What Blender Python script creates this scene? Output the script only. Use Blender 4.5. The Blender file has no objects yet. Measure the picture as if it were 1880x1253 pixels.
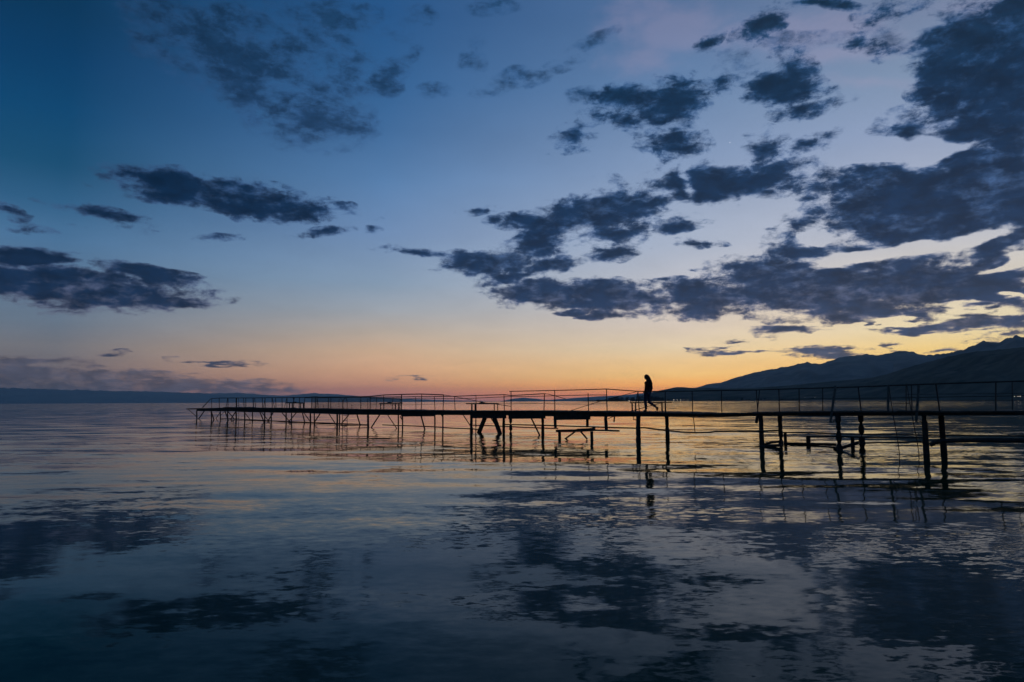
import bpy, bmesh, math, random
import numpy as np
from mathutils import Vector, Matrix, Euler, noise

random.seed(7)
rng = np.random.default_rng(7)
scene = bpy.context.scene
col = scene.collection
R = math.radians

# ---------------------------------------------------------------- camera
CAM_H = 1.63
PITCH = math.atan(111 / 1253)
ROLL = -0.0043
cam_data = bpy.data.cameras.new('camera')
cam_data.sensor_width = 36.0
cam_data.lens = 36.0 * 1253 / 1880
cam_data.clip_start = 0.1
cam_data.clip_end = 80000
cam = bpy.data.objects.new('camera', cam_data)
col.objects.link(cam)
cp, sp = math.cos(PITCH), math.sin(PITCH)
right0, fwd, up0 = Vector((1, 0, 0)), Vector((0, cp, sp)), Vector((0, -sp, cp))
c_right = right0 * math.cos(ROLL) + up0 * math.sin(ROLL)
c_up = up0 * math.cos(ROLL) - right0 * math.sin(ROLL)
m = Matrix((c_right, c_up, -fwd)).transposed().to_4x4()
m.translation = (0, 0, CAM_H)
cam.matrix_world = m
scene.camera = cam

# ---------------------------------------------------------------- colour management, sampling
vs = scene.view_settings
vs.view_transform = 'Standard'
vs.look = 'None'
vs.gamma = 1.0
vs.use_curve_mapping = False
vs.exposure = 0.0
scene.cycles.use_denoising = True
scene.cycles.max_bounces = 6
scene.cycles.glossy_bounces = 4
scene.cycles.volume_bounces = 0
scene.cycles.sample_clamp_indirect = 4.0
scene.cycles.use_adaptive_sampling = True
scene.cycles.adaptive_threshold = 0.01

# ---------------------------------------------------------------- sky
SUN_AZ, SUN_EL = 24.0, 1.2          # just behind the ridge on the right
world = bpy.data.worlds.new('World')
scene.world = world
world.use_nodes = True
wt = world.node_tree
wt.nodes.clear()


class NB:
    """small node-building helper"""
    def __init__(self, tree):
        self.t = tree

    def n(self, kind, **kw):
        nd = self.t.nodes.new(kind)
        for k, v in kw.items():
            setattr(nd, k, v)
        return nd

    def link(self, a, b):
        self.t.links.new(a, b)

    def put(self, sock, v):
        if isinstance(v, bpy.types.NodeSocket):
            self.link(v, sock)
        else:
            sock.default_value = v

    def math(self, op, a, b=None, c=None, clamp=False):
        nd = self.n('ShaderNodeMath', operation=op, use_clamp=clamp)
        self.put(nd.inputs[0], a)
        if b is not None:
            self.put(nd.inputs[1], b)
        if c is not None:
            self.put(nd.inputs[2], c)
        return nd.outputs[0]

    def vec(self, op, a, b=None):
        nd = self.n('ShaderNodeVectorMath', operation=op)
        self.put(nd.inputs[0], a)
        if b is not None:
            if op == 'SCALE':
                self.put(nd.inputs['Scale'], b)
            else:
                self.put(nd.inputs[1], b)
        return nd.outputs['Value'] if op in ('LENGTH', 'DOT_PRODUCT', 'DISTANCE') else nd.outputs[0]

    def smooth(self, v, a, b, lo=0.0, hi=1.0, kind='SMOOTHSTEP'):
        nd = self.n('ShaderNodeMapRange', interpolation_type=kind)
        nd.clamp = True
        self.put(nd.inputs['Value'], v)
        self.put(nd.inputs['From Min'], a)
        self.put(nd.inputs['From Max'], b)
        self.put(nd.inputs['To Min'], lo)
        self.put(nd.inputs['To Max'], hi)
        return nd.outputs['Result']

    def mix(self, f, a, b, blend='MIX'):
        nd = self.n('ShaderNodeMix', data_type='RGBA', blend_type=blend)
        self.put(nd.inputs[0], f)
        self.put(nd.inputs[6], a)
        self.put(nd.inputs[7], b)
        return nd.outputs[2]

    def noise(self, vec, scale, detail=6.0, rough=0.55, dist=0.0, lac=2.0):
        nd = self.n('ShaderNodeTexNoise')
        if vec is not None:
            self.link(vec, nd.inputs['Vector'])
        nd.inputs['Scale'].default_value = scale
        nd.inputs['Detail'].default_value = detail
        nd.inputs['Roughness'].default_value = rough
        nd.inputs['Lacunarity'].default_value = lac
        nd.inputs['Distortion'].default_value = dist
        return nd.outputs['Fac']

    def ramp(self, v, stops, interp='LINEAR'):
        nd = self.n('ShaderNodeValToRGB')
        cr = nd.color_ramp
        cr.interpolation = interp
        while len(cr.elements) > 1:
            cr.elements.remove(cr.elements[-1])
        for i, (p, c) in enumerate(stops):
            e = cr.elements[0] if i == 0 else cr.elements.new(p)
            e.position = p
            e.color = (*c, 1)
        self.put(nd.inputs[0], v)
        return nd.outputs[0]


def srgb(r, g, b):
    f = lambda v: v / 12.92 if v <= .04045 else ((v + .055) / 1.055) ** 2.4
    return (f(r / 255), f(g / 255), f(b / 255))


# colour of the clear sky by elevation (degrees), in four directions round the horizon
SKY = {
    'away': [[0.31, [0.1434, 0.1435, 0.1553]], [1.93, [0.1817, 0.1504, 0.1657]], [4.02, [0.1849, 0.1864, 0.2108]], [5.72, [0.1416, 0.1938, 0.2657]], [8.37, [0.104, 0.1825, 0.2906]], [11.38, [0.0695, 0.1757, 0.3328]], [13.98, [0.027, 0.1151, 0.243]], [16.54, [0.0071, 0.0762, 0.1748]], [20.11, [0.0014, 0.0599, 0.1636]], [23.56, [0.0005, 0.0441, 0.1324]], [26.54, [0.0005, 0.0363, 0.1043]]],
    'mid': [[0.25, [0.4645, 0.2334, 0.2403]], [0.83, [0.7704, 0.297, 0.2134]], [1.5, [0.7721, 0.3616, 0.2097]], [2.62, [0.801, 0.4475, 0.2576]], [4.19, [0.6806, 0.4599, 0.3034]], [5.76, [0.5005, 0.4198, 0.3544]], [7.55, [0.3541, 0.3884, 0.4355]], [9.79, [0.2444, 0.3436, 0.4747]], [13.77, [0.1586, 0.2656, 0.4621]], [18.1, [0.0952, 0.2156, 0.4285]], [21.87, [0.0485, 0.1441, 0.3249]], [25.5, [0.0295, 0.1194, 0.2971]], [30.44, [0.0173, 0.0898, 0.2478]]],
    'sun': [[0.14, [0.8987, 0.2411, 0.1085]], [0.62, [1.4209, 0.3963, 0.0741]], [1.24, [1.6111, 0.6676, 0.111]], [2.04, [1.1763, 0.7171, 0.2333]], [3.15, [0.9722, 0.6715, 0.3206]], [4.26, [0.8492, 0.6916, 0.4537]], [6.03, [0.7096, 0.6171, 0.5229]], [8.69, [0.5693, 0.5645, 0.5954]], [12.64, [0.4003, 0.4714, 0.6054]], [19.05, [0.2252, 0.3214, 0.5041]], [25.11, [0.1216, 0.2226, 0.4069]], [30.38, [0.078, 0.1576, 0.3164]]],
    'right': [[0.05, [1.0191, 0.3589, 0.0795]], [1.72, [1.1936, 0.6603, 0.1526]], [3.67, [0.9524, 0.6994, 0.2702]], [5.23, [0.8602, 0.7431, 0.4675]], [7.57, [0.749, 0.6685, 0.5247]], [12.21, [0.4797, 0.5123, 0.5984]], [19.32, [0.2769, 0.3558, 0.5318]], [23.24, [0.2044, 0.288, 0.4353]], [26.98, [0.1643, 0.2197, 0.3526]]],
}
SKY_AZ = {'away': -33.8, 'mid': -10.8, 'sun': 13.9, 'right': 31.2}
ZENITH = {'away': (.0028, .035, .10), 'mid': (.014, .062, .19), 'sun': (.05, .11, .26), 'right': (.09, .14, .28)}
# cloud banks: azimuth, elevation, half width, half height, tilt (degrees), thickness
CLOUDS = [
    (35.46, 22.65, 4.26, 3.43, -62.8, 1.25),
    (36.52, 19.26, 3.39, 2.52, -27.9, 1.2),
    (38.18, 23.75, 6.56, 1.78, 87.4, 0.96),
    (33.19, 20.37, 2.38, 2.01, -47.3, 0.8),
    (30.9, 19.3, 2.87, 1.27, -4.6, 0.72),
    (32.1, 18.96, 1.84, 1.08, -16.0, 0.48),
    (34.71, 18.06, 2.62, 2.09, -29.4, 0.7200000000000001),
    (31.47, 13.59, 6.54, 2.9, -10.5, 1.35),
    (35.46, 14.64, 3.94, 2.7, -17.4, 1.2),
    (26.19, 16.3, 3.02, 2.01, -12.8, 0.6000000000000001),
    (36.87, 12.39, 3.15, 2.55, -2.0, 1.2),
    (34.3, 16.68, 1.97, 1.5, -22.8, 0.68),
    (37.14, 17.0, 2.23, 1.89, -61.5, 0.76),
    (24.53, 13.48, 2.57, 1.83, -10.7, 0.5599999999999999),
    (29.14, 16.07, 3.17, 1.73, -11.8, 0.95),
    (24.32, 8.54, 8.88, 2.16, -4.9, 1.15),
    (32.2, 8.1, 7.03, 1.86, -6.0, 1.15),
    (20.41, 9.86, 4.35, 1.62, -4.6, 0.95),
    (15.76, 8.17, 5.4, 1.58, -3.0, 1.0),
    (8.71, 8.33, 6.62, 1.49, -6.0, 1.1),
    (2.79, 8.94, 5.49, 1.14, -5.1, 1.05),
    (26.5, 6.53, 7.23, 0.9, -3.9, 0.75),
    (23.07, 11.35, 3.12, 1.62, -6.4, 0.68),
    (26.72, 11.41, 2.55, 0.97, -6.7, 0.7),
    (36.15, 10.48, 2.4, 1.01, 27.1, 1.0),
    (36.33, 8.25, 2.06, 1.25, -8.3, 0.95),
    (34.7, 6.53, 3.62, 1.27, -15.2, 0.95),
    (33.69, 5.4, 3.95, 0.69, 0.7, 0.95),
    (36.47, 5.46, 2.03, 1.03, -4.8, 0.9),
    (31.03, 4.98, 2.63, 0.31, -3.4, 0.75),
    (35.2, 4.32, 2.96, 0.37, -3.4, 0.75),
    (30.06, 6.11, 2.03, 0.36, -3.9, 0.6),
    (17.75, 4.07, 3.46, 0.3, -3.8, 0.75),
    (25.07, 3.51, 3.47, 0.46, -2.0, 0.85),
    (21.86, 5.48, 3.66, 0.47, 0.6, 0.72),
    (29.26, 3.92, 1.11, 0.2, -2.5, 0.6),
    (32.29, 3.43, 1.61, 0.35, 2.3, 0.7),
    (18.8, 4.74, 1.14, 0.22, -1.9, 0.55),
    (7.01, 15.52, 4.97, 1.59, 8.5, 1.0),
    (2.83, 13.86, 3.89, 1.35, 22.5, 0.95),
    (-1.13, 11.82, 4.87, 1.27, 5.3, 1.05),
    (3.5, 11.24, 3.68, 0.68, -1.3, 0.85),
    (-0.21, 10.38, 3.74, 0.61, 3.4, 0.6400000000000001),
    (-8.04, 12.14, 3.11, 0.36, -1.8, 0.75),
    (2.14, 15.07, 4.17, 0.89, 2.5, 0.8),
    (8.36, 14.02, 3.64, 1.73, 4.5, 0.68),
    (4.61, 7.37, 2.19, 0.27, -1.0, 0.8),
    (13.76, 14.36, 3.25, 0.65, 0.8, 0.8),
    (8.56, 12.19, 3.15, 0.6, 5.4, 0.6400000000000001),
    (15.11, 12.75, 2.32, 0.52, -3.9, 0.52),
    (10.9, 16.09, 3.58, 1.05, 5.7, 0.48),
    (-3.22, 15.96, 2.83, 0.46, 5.9, 0.4),
    (13.2, 9.83, 2.35, 0.46, -2.8, 0.48),
    (10.62, 23.86, 4.94, 1.38, -2.0, 0.85),
    (13.78, 23.4, 2.88, 2.52, -16.5, 0.76),
    (9.67, 22.38, 3.08, 0.8, -4.4, 0.5599999999999999),
    (5.71, 21.25, 2.59, 1.09, 12.7, 0.6000000000000001),
    (13.26, 20.59, 3.13, 1.74, -15.2, 0.68),
    (17.75, 17.4, 6.74, 1.42, -3.7, 1.1),
    (21.26, 19.47, 1.99, 1.81, -60.4, 0.6400000000000001),
    (21.94, 18.18, 3.16, 0.81, -1.9, 0.75),
    (24.6, 19.57, 2.14, 0.78, 5.5, 0.496),
    (16.0, 16.38, 4.65, 0.76, -5.4, 0.75),
    (8.43, 17.94, 1.85, 0.52, -3.2, 0.36000000000000004),
    (22.39, 23.89, 3.71, 1.35, -14.3, 1.0),
    (24.52, 22.14, 2.84, 0.75, -2.6, 0.68),
    (23.24, 24.89, 2.2, 1.76, -24.2, 0.6400000000000001),
    (17.57, 24.76, 2.37, 0.95, 4.5, 0.48),
    (21.33, 28.16, 2.46, 1.17, 16.2, 0.7200000000000001),
    (16.93, 27.51, 1.52, 0.73, 21.0, 0.52),
    (28.18, 25.95, 1.44, 0.66, 4.3, 0.6000000000000001),
    (29.81, 25.41, 2.44, 1.14, -16.1, 0.44000000000000006),
    (25.25, 28.93, 3.13, 0.41, -12.4, 0.7),
    (30.46, 27.18, 2.9, 0.9, -15.5, 0.48),
    (29.74, 24.18, 0.89, 0.42, -15.2, 0.4),
    (-23.56, 15.81, 7.19, 1.31, -1.8, 1.15),
    (-27.59, 16.2, 3.6, 0.63, 1.0, 0.85),
    (-18.86, 15.36, 4.26, 0.76, -3.8, 0.95),
    (-31.4, 13.66, 3.33, 0.7, -2.7, 0.72),
    (-29.81, 13.01, 2.67, 0.59, -2.2, 0.44000000000000006),
    (-16.19, 13.72, 2.95, 0.51, 7.3, 0.576),
    (-33.48, 8.05, 8.8, 1.45, -0.4, 1.3),
    (-35.16, 10.07, 2.72, 0.52, -0.7, 0.85),
    (-27.26, 7.65, 3.96, 0.65, 0.0, 1.05),
    (-29.14, 9.6, 4.4, 0.64, -6.7, 0.9),
    (-37.13, 12.82, 1.14, 0.38, -2.9, 0.4),
    (-35.25, 12.0, 2.6, 0.5, 0.6, 0.36000000000000004),
    (-11.45, 13.84, 1.46, 0.46, 2.4, 0.4),
    (-24.05, 12.9, 3.23, 0.43, 5.0, 0.32000000000000006),
    (-13.69, 15.38, 3.59, 0.33, -8.9, 0.36000000000000004),
    (-23.73, 3.12, 2.94, 0.25, -3.3, 0.72),
    (-30.12, 3.53, 1.04, 0.14, 1.7, 0.5),
    (-8.72, 1.95, 1.88, 0.18, 2.0, 0.5),
]
PINKS = [
    (13.73, 29.2, 6.62, 2.24, -8.3, 0.9),
    (23.56, 27.23, 9.72, 1.63, -9.0, 0.9),
    (27.0, 25.3, 7.12, 0.9, -7.3, 0.8),
    (11.39, 26.96, 4.08, 1.75, -6.6, 0.6),
    (28.76, 22.94, 4.35, 0.71, -17.2, 0.6),
    (35.83, 25.76, 3.18, 1.27, -19.2, 0.7),
]
SOFT = [
    (-10.34, 25.95, 2.0, 1.44, 24.8, 0.78),
    (-8.97, 27.4, 1.35, 0.88, 29.2, 0.6),
    (-6.52, 24.88, 1.41, 0.73, 2.6, 0.5),
    (0.34, 25.96, 3.06, 0.81, 10.5, 0.6),
    (-3.23, 27.05, 2.27, 1.29, 63.4, 0.42),
    (-2.28, 25.07, 2.84, 0.49, 4.3, 0.45),
    (-1.79, 30.89, 2.4, 0.75, 0.1, 0.55),
    (7.25, 28.91, 2.91, 0.51, 15.7, 0.62),
    (4.86, 27.36, 2.07, 0.64, 13.3, 0.5),
    (-26.5, 26.49, 4.8, 1.8, 6.9, 0.62),
    (-21.21, 24.42, 4.77, 2.54, -24.9, 0.72),
    (-17.33, 21.96, 5.03, 1.63, -3.7, 0.82),
    (-18.35, 27.82, 8.42, 2.48, -2.1, 0.5),
    (-14.37, 27.35, 2.52, 2.03, 83.5, 0.55),
    (-13.87, 24.68, 2.04, 1.19, 6.6, 0.6),
    (-13.36, 21.51, 2.49, 1.07, 4.6, 0.7),
    (-23.33, 26.34, 4.96, 2.25, 1.5, 0.5),
    (-32.23, 1.84, 13.3, 0.92, -3.1, 1.15),
    (-35.71, 2.27, 7.93, 0.67, -2.5, 1.1),
    (-23.29, 1.29, 6.03, 0.46, -3.6, 1.0),
    (-28.45, 0.98, 12.87, 0.48, -1.0, 0.9),
    (-22.9, 25.67, 8.04, 3.38, -17.9, 0.85),
    (-17.35, 22.95, 6.1, 2.86, -7.4, 0.9),
    (-20.76, 23.33, 4.76, 2.5, -31.7, 0.8),
    (-24.96, 27.14, 6.19, 1.63, 5.3, 0.6),
    (-28.02, 26.53, 2.27, 1.07, 4.8, 0.5),
    (-16.07, 23.88, 3.05, 2.43, -0.9, 0.6),
    (-19.88, 21.87, 3.26, 1.87, -20.8, 0.7),
    (-15.76, 29.62, 6.88, 1.47, 5.4, 0.5),
    (-11.22, 28.96, 2.71, 1.56, -7.9, 0.4),
    (-8.44, 30.28, 2.36, 0.93, 3.4, 0.4),
    (24.73, 26.65, 4.55, 0.73, -4.6, 0.45),
    (30.38, 25.81, 2.26, 1.31, -34.7, 0.5),
    (13.52, 22.01, 2.66, 1.64, -7.8, 0.5),
    (6.7, 24.5, 2.33, 1.01, -3.7, 0.5),
    (18.48, 25.8, 2.46, 1.18, 7.2, 0.4),
]
GAPS = [
    (29.58, 10.67, 5.0, 0.48, 0.1, 0.9),
    (34.95, 11.17, 3.31, 0.48, 15.7, 1.0),
    (32.68, 17.29, 2.24, 0.57, 9.0, 0.9),
    (29.22, 17.79, 3.31, 0.99, -6.4, 0.9),
    (36.54, 9.33, 1.34, 0.33, 20.0, 0.8),
    (36.56, 6.93, 1.2, 0.4, -18.3, 0.8),
    (34.68, 6.31, 3.32, 0.26, -12.0, 0.7),
    (26.67, 10.4, 2.19, 0.41, -5.7, 0.7),
    (24.11, 12.7, 1.52, 0.5, 26.3, 0.6),
    (33.31, 4.35, 4.27, 0.19, -0.9, 0.8),
    (27.92, 5.51, 3.81, 0.28, 0.0, 0.8),
    (32.05, 18.15, 1.36, 0.51, -12.3, 0.7),
    (9.66, 10.64, 5.31, 0.4, -6.5, 0.7),
    (14.73, 17.75, 1.7, 0.7, 89.0, 0.5),
]

w = NB(wt)
CLOUD_ON = 1.0
tc = w.n('ShaderNodeTexCoord')
direction = tc.outputs['Generated']
sx = w.n('ShaderNodeSeparateXYZ')
w.link(direction, sx.inputs[0])
DX, DY, DZ = sx.outputs
el = w.math('MULTIPLY', w.math('ARCSINE', DZ), 57.29578)
az = w.math('MULTIPLY', w.math('ARCTAN2', DX, DY), 57.29578)
elp = w.math('MAXIMUM', el, 0.0)
tpos = w.math('SQRT', w.math('DIVIDE', elp, 90.0), clamp=True)


def sky_ramp(key):
    st = [((e / 90) ** .5, c) for e, c in SKY[key]]
    last = st[-1][1]
    z = ZENITH[key]
    mid = tuple((a + b) / 2 for a, b in zip(last, z))
    st += [((46 / 90) ** .5, mid), (1.0, z)]
    return w.ramp(tpos, st)


cA, cM, cS, cR = (sky_ramp(k) for k in ('away', 'mid', 'sun', 'right'))
g = w.mix(w.smooth(az, -33.8, -10.8, kind='LINEAR'), cA, cM)
g = w.mix(w.smooth(az, -10.8, 13.9, kind='LINEAR'), g, cS)
g = w.mix(w.smooth(az, 13.9, 31.2, kind='LINEAR'), g, cR)
g = w.mix(w.smooth(az, 45, 80), g, cM)                       # past the glow the dusk closes again
g = w.mix(w.smooth(az, 75, 130), g, cA)
g = w.mix(w.smooth(w.math('ABSOLUTE', az), 50, 150, 0, .55), g, (.004, .03, .08, 1))

nishita = w.n('ShaderNodeTexSky', sky_type='NISHITA')
nishita.sun_disc = False
nishita.sun_elevation = R(SUN_EL)
nishita.sun_rotation = R(SUN_AZ)
g = w.vec('ADD', g, w.vec('SCALE', nishita.outputs[0], 0.006))

# cloud layer: perspective-true coordinates on a level sheet overhead
zden = w.math('ADD', w.math('MAXIMUM', DZ, 0.0), 0.13)
comb = w.n('ShaderNodeCombineXYZ')
w.link(w.math('DIVIDE', DX, zden), comb.inputs[0])
w.link(w.math('DIVIDE', DY, zden), comb.inputs[1])
sheet = comb.outputs[0]
comb2 = w.n('ShaderNodeCombineXYZ')
w.link(az, comb2.inputs[0])
w.link(el, comb2.inputs[1])
AE = comb2.outputs[0]
# bend the outlines of the banks a little
warp = w.n('ShaderNodeTexNoise')
w.link(sheet, warp.inputs['Vector'])
warp.inputs['Scale'].default_value = 3.2
warp.inputs['Detail'].default_value = 3
warpv = w.vec('MULTIPLY', w.vec('SUBTRACT', warp.outputs['Color'], (.5, .5, .5)), (5.0, 2.4, 0))
AEw = w.vec('ADD', AE, warpv)


def bank_field(banks, src):
    acc = None
    for i, (a, e, hw, hh, tilt, st) in enumerate(banks):
        if i % 18 == 17:       # keeps the shader compiler working through the banks one block after another
            src = w.vec('ADD', src, w.vec('SCALE', (1e-6, 0, 0), acc))
        mp = w.n('ShaderNodeMapping', vector_type='TEXTURE')
        w.link(src, mp.inputs['Vector'])
        mp.inputs['Location'].default_value = (a, e, 0)
        mp.inputs['Rotation'].default_value = (0, 0, R(tilt))
        mp.inputs['Scale'].default_value = (hw * 1.32, hh * 1.32, 1)
        d = w.math('MULTIPLY_ADD', w.vec('LENGTH', mp.outputs[0]), -st, st)
        acc = d if acc is None else w.math('MAXIMUM', acc, d)
    return acc


field = bank_field(CLOUDS, AEw)
field = w.math('SUBTRACT', w.math('MINIMUM', field, .95), w.math('MULTIPLY', w.math('MAXIMUM', bank_field(GAPS, AEw), 0.0), 1.05))
AEs = w.vec('MULTIPLY', AE, (.78, 1.5, 1))
n1 = w.noise(AEs, .30, 9, .60, .15)                 # billows
n2 = w.noise(AEs, 1.05, 8, .68, .25)                 # ragged edges
n4 = w.noise(sheet, 5.0, 6, .6)                     # layering, drawn out towards the horizon
tex = w.math('ADD', w.math('ADD', w.math('MULTIPLY', n1, 1.75), w.math('MULTIPLY', n2, 1.5)), w.math('MULTIPLY', n4, .9))
ragged = w.math('MULTIPLY', w.math('SUBTRACT', tex, 2.075), w.smooth(field, .22, .85, 1.0, .50))
raw = w.math('ADD', w.math('MINIMUM', w.math('MULTIPLY', field, 1.2), .95), ragged)
raw = w.math('MULTIPLY_ADD', w.smooth(field, -.12, .10), w.math('ADD', raw, 1.0), -1.0)
soft_field = bank_field(SOFT, AEw)
soft_raw = w.math('ADD', w.math('MINIMUM', w.math('MULTIPLY', soft_field, 1.1), .7), w.math('SUBTRACT', tex, 2.075))
soft_raw = w.math('MULTIPLY_ADD', w.smooth(soft_field, -.12, .2), w.math('ADD', soft_raw, 1.0), -1.0)
alpha = w.math('MULTIPLY', w.math('MAXIMUM', w.smooth(raw, .10, .60), w.smooth(soft_raw, -.05, .75, 0, .85)), CLOUD_ON)
core_raw = w.math('ADD', w.math('MINIMUM', w.math('MULTIPLY', field, 1.2), .78), w.math('MULTIPLY', w.math('SUBTRACT', tex, 2.075), .9))
core = w.math('MAXIMUM', w.smooth(core_raw, .16, .82), w.smooth(soft_raw, .2, .9, 0, .75))
cl_thin = w.ramp(tpos, [((e / 90) ** .5, srgb(*c)) for e, c in
                        ((0, (112, 104, 118)), (3, (128, 116, 124)), (6, (112, 112, 134)), (11, (74, 100, 142)), (20, (54, 88, 134)), (30, (42, 80, 124)), (60, (24, 56, 95)))])
cl_core = w.ramp(tpos, [((e / 90) ** .5, srgb(*c)) for e, c in
                        ((0, (84, 92, 112)), (2.5, (70, 82, 108)), (5, (44, 62, 94)), (8, (20, 46, 80)), (14, (12, 40, 72)), (22, (10, 39, 68)), (30, (16, 46, 72)), (60, (10, 32, 56)))])
ccol = w.mix(core, cl_thin, cl_core)
n3 = w.noise(AEs, .62, 6, .6)
ccol = w.mix(.8, ccol, w.smooth(n3, .33, .69, .62, 1.42), 'MULTIPLY')
away_dim = w.smooth(az, -40, 5, .72, 1.0)
ccol = w.mix(1.0, ccol, away_dim, 'MULTIPLY')

# thin rosy veil high on the right
pfield = bank_field(PINKS, AEw)
veil = w.math('MULTIPLY', CLOUD_ON * 1.0, w.math('MULTIPLY', w.smooth(w.math('ADD', pfield, w.math('MULTIPLY', w.math('SUBTRACT', n1, .5), 1.2)), .05, .75), .26))
g = w.mix(veil, g, (*srgb(172, 158, 184), 1))
# wispy unevenness of the clear air
g = w.mix(.22, g, w.math('MULTIPLY_ADD', w.noise(sheet, 2.2, 4, .6), .9, .55), 'MULTIPLY')
sky_col = w.mix(w.math('MULTIPLY', alpha, .97), g, ccol)
# first star of the evening
star_dir = Vector((0.29421, 0.891, 0.34577)).normalized()
star = w.math('GREATER_THAN', w.vec('DOT_PRODUCT', direction, tuple(star_dir)), math.cos(R(.035)))
sky_col = w.mix(star, sky_col, (.8, .85, .95, 1))

bg = w.n('ShaderNodeBackground')
w.link(sky_col, bg.inputs['Color'])
bg.inputs['Strength'].default_value = 1.0
out = w.n('ShaderNodeOutputWorld')
w.link(bg.outputs[0], out.inputs['Surface'])
world.cycles.sampling_method = 'MANUAL'
world.cycles.sample_map_resolution = 512

# the sun has gone behind the mountains; its lamp stands there, very weak
sl = bpy.data.lights.new('sun', 'SUN')
sl.energy = 0.08
sl.angle = R(0.5)
sl.color = (1.0, .62, .35)
so = bpy.data.objects.new('sun', sl)
col.objects.link(so)
sd = Vector((math.sin(R(SUN_AZ)) * math.cos(R(SUN_EL)), math.cos(R(SUN_AZ)) * math.cos(R(SUN_EL)), math.sin(R(SUN_EL))))
so.rotation_euler = sd.to_track_quat('Z', 'Y').to_euler()

# ---------------------------------------------------------------- helpers


def mat(name, color, rough=.8, spec=.3, grain=None, bump=0.0, amount=.5):
    mt = bpy.data.materials.new(name)
    mt.use_nodes = True
    b = NB(mt.node_tree)
    p = mt.node_tree.nodes['Principled BSDF']
    p.inputs['Roughness'].default_value = rough
    p.inputs['Specular IOR Level'].default_value = spec
    if grain:
        t = b.n('ShaderNodeTexCoord')
        f = b.noise(t.outputs['Object'], grain, 6, .65)
        lo = tuple(c * (1 - amount) for c in color)
        hi = tuple(c * (1 + amount) for c in color)
        b.link(b.ramp(f, [(.3, lo), (.7, hi)]), p.inputs['Base Color'])
        if bump:
            bn = b.n('ShaderNodeBump')
            bn.inputs['Strength'].default_value = bump
            bn.inputs['Distance'].default_value = .02
            b.link(f, bn.inputs['Height'])
            b.link(bn.outputs[0], p.inputs['Normal'])
    else:
        p.inputs['Base Color'].default_value = (*color, 1)
    return mt


M_PLANK = mat('weathered_plank', (.075, .066, .058), .85, .3, 9, .5)
M_BEAM = mat('old_beam', (.045, .038, .033), .85, .3, 7, .5)
M_PILE = mat('wet_pile', (.035, .032, .030), .7, .4, 8, .6)
M_IRON = mat('rusty_iron', (.05, .034, .027), .7, .4, 14, .3)
M_BARE = mat('bare_grey_board', (.13, .125, .12), .85, .3, 9, .4)


def tag(o, label=None, cat=None, group=None, kind=None):
    if label:
        o['label'] = label
    if cat:
        o['category'] = cat
    if group:
        o['group'] = group
    if kind:
        o['kind'] = kind
    return o


def empty(name, loc, label=None, cat=None, group=None, kind=None):
    o = bpy.data.objects.new(name, None)
    o.empty_display_size = .3
    o.location = loc
    col.objects.link(o)
    return tag(o, label, cat, group, kind)


def mesh_obj(name, verts, faces, material, parent=None, smooth=False):
    me = bpy.data.meshes.new(name)
    me.from_pydata([tuple(v) for v in verts], [], faces)
    me.validate()
    me.update()
    if smooth:
        me.polygons.foreach_set('use_smooth', [True] * len(me.polygons))
    if material:
        me.materials.append(material)
    o = bpy.data.objects.new(name, me)
    col.objects.link(o)
    if parent:
        o.parent = parent
        o.matrix_parent_inverse = Matrix.Translation(parent.location).inverted()
    return o


class MB:
    """collects shapes given in world space, builds them as one mesh"""
    def __init__(self):
        self.v, self.f = [], []

    def box_path(self, pts, w_, h_, roll_up=Vector((0, 0, 1)), taper=None):
        """rectangular section swept along points; w_ sideways, h_ along up"""
        pts = [Vector(p) for p in pts]
        rings = []
        for i, p in enumerate(pts):
            d = (pts[min(i + 1, len(pts) - 1)] - pts[max(i - 1, 0)]).normalized()
            side = d.cross(roll_up)
            if side.length < 1e-4:
                side = d.cross(Vector((0, 1, 0)))
            side.normalize()
            upv = side.cross(d).normalized()
            k = 1 if taper is None else taper[i]
            b = len(self.v)
            for a, c in ((-1, -1), (1, -1), (1, 1), (-1, 1)):
                self.v.append(p + side * (a * w_ / 2 * k) + upv * (c * h_ / 2 * k))
            rings.append(b)
        for a, b in zip(rings, rings[1:]):
            for q in range(4):
                r_ = (q + 1) % 4
                self.f.append((a + q, a + r_, b + r_, b + q))
        a, b = rings[0], rings[-1]
        self.f.append((a + 3, a + 2, a + 1, a))
        self.f.append((b, b + 1, b + 2, b + 3))
        return self

    def tube(self, pts, rad, n=7, radii=None, wob=0.0):
        pts = [Vector(p) for p in pts]
        rings = []
        for i, p in enumerate(pts):
            d = (pts[min(i + 1, len(pts) - 1)] - pts[max(i - 1, 0)]).normalized()
            side = d.cross(Vector((0, 0, 1)))
            if side.length < 1e-3:
                side = Vector((1, 0, 0))
            side.normalize()
            upv = side.cross(d).normalized()
            rr = rad if radii is None else radii[i]
            b = len(self.v)
            for q in range(n):
                an = 2 * math.pi * q / n
                k = rr * (1 + random.uniform(-wob, wob))
                self.v.append(p + side * math.cos(an) * k + upv * math.sin(an) * k)
            rings.append(b)
        for a, b in zip(rings, rings[1:]):
            for q in range(n):
                r_ = (q + 1) % n
                self.f.append((a + q, a + r_, b + r_, b + q))
        a, b = rings[0], rings[-1]
        self.f.append(tuple(a + q for q in reversed(range(n))))
        self.f.append(tuple(b + q for q in range(n)))
        return self

    def build(self, name, material, parent=None, smooth=False):
        return mesh_obj(name, self.v, self.f, material, parent, smooth)


# the pier's near edge is a straight line on the lake: base point, unit vector out into the lake, unit vector across
U_OUT = Vector((-.672, .740, 0)).normalized()
N_FAR = Vector((U_OUT.y, -U_OUT.x, 0))
P_BASE = Vector((0, 34.34, 0))
WIDTH = 1.9


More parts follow.
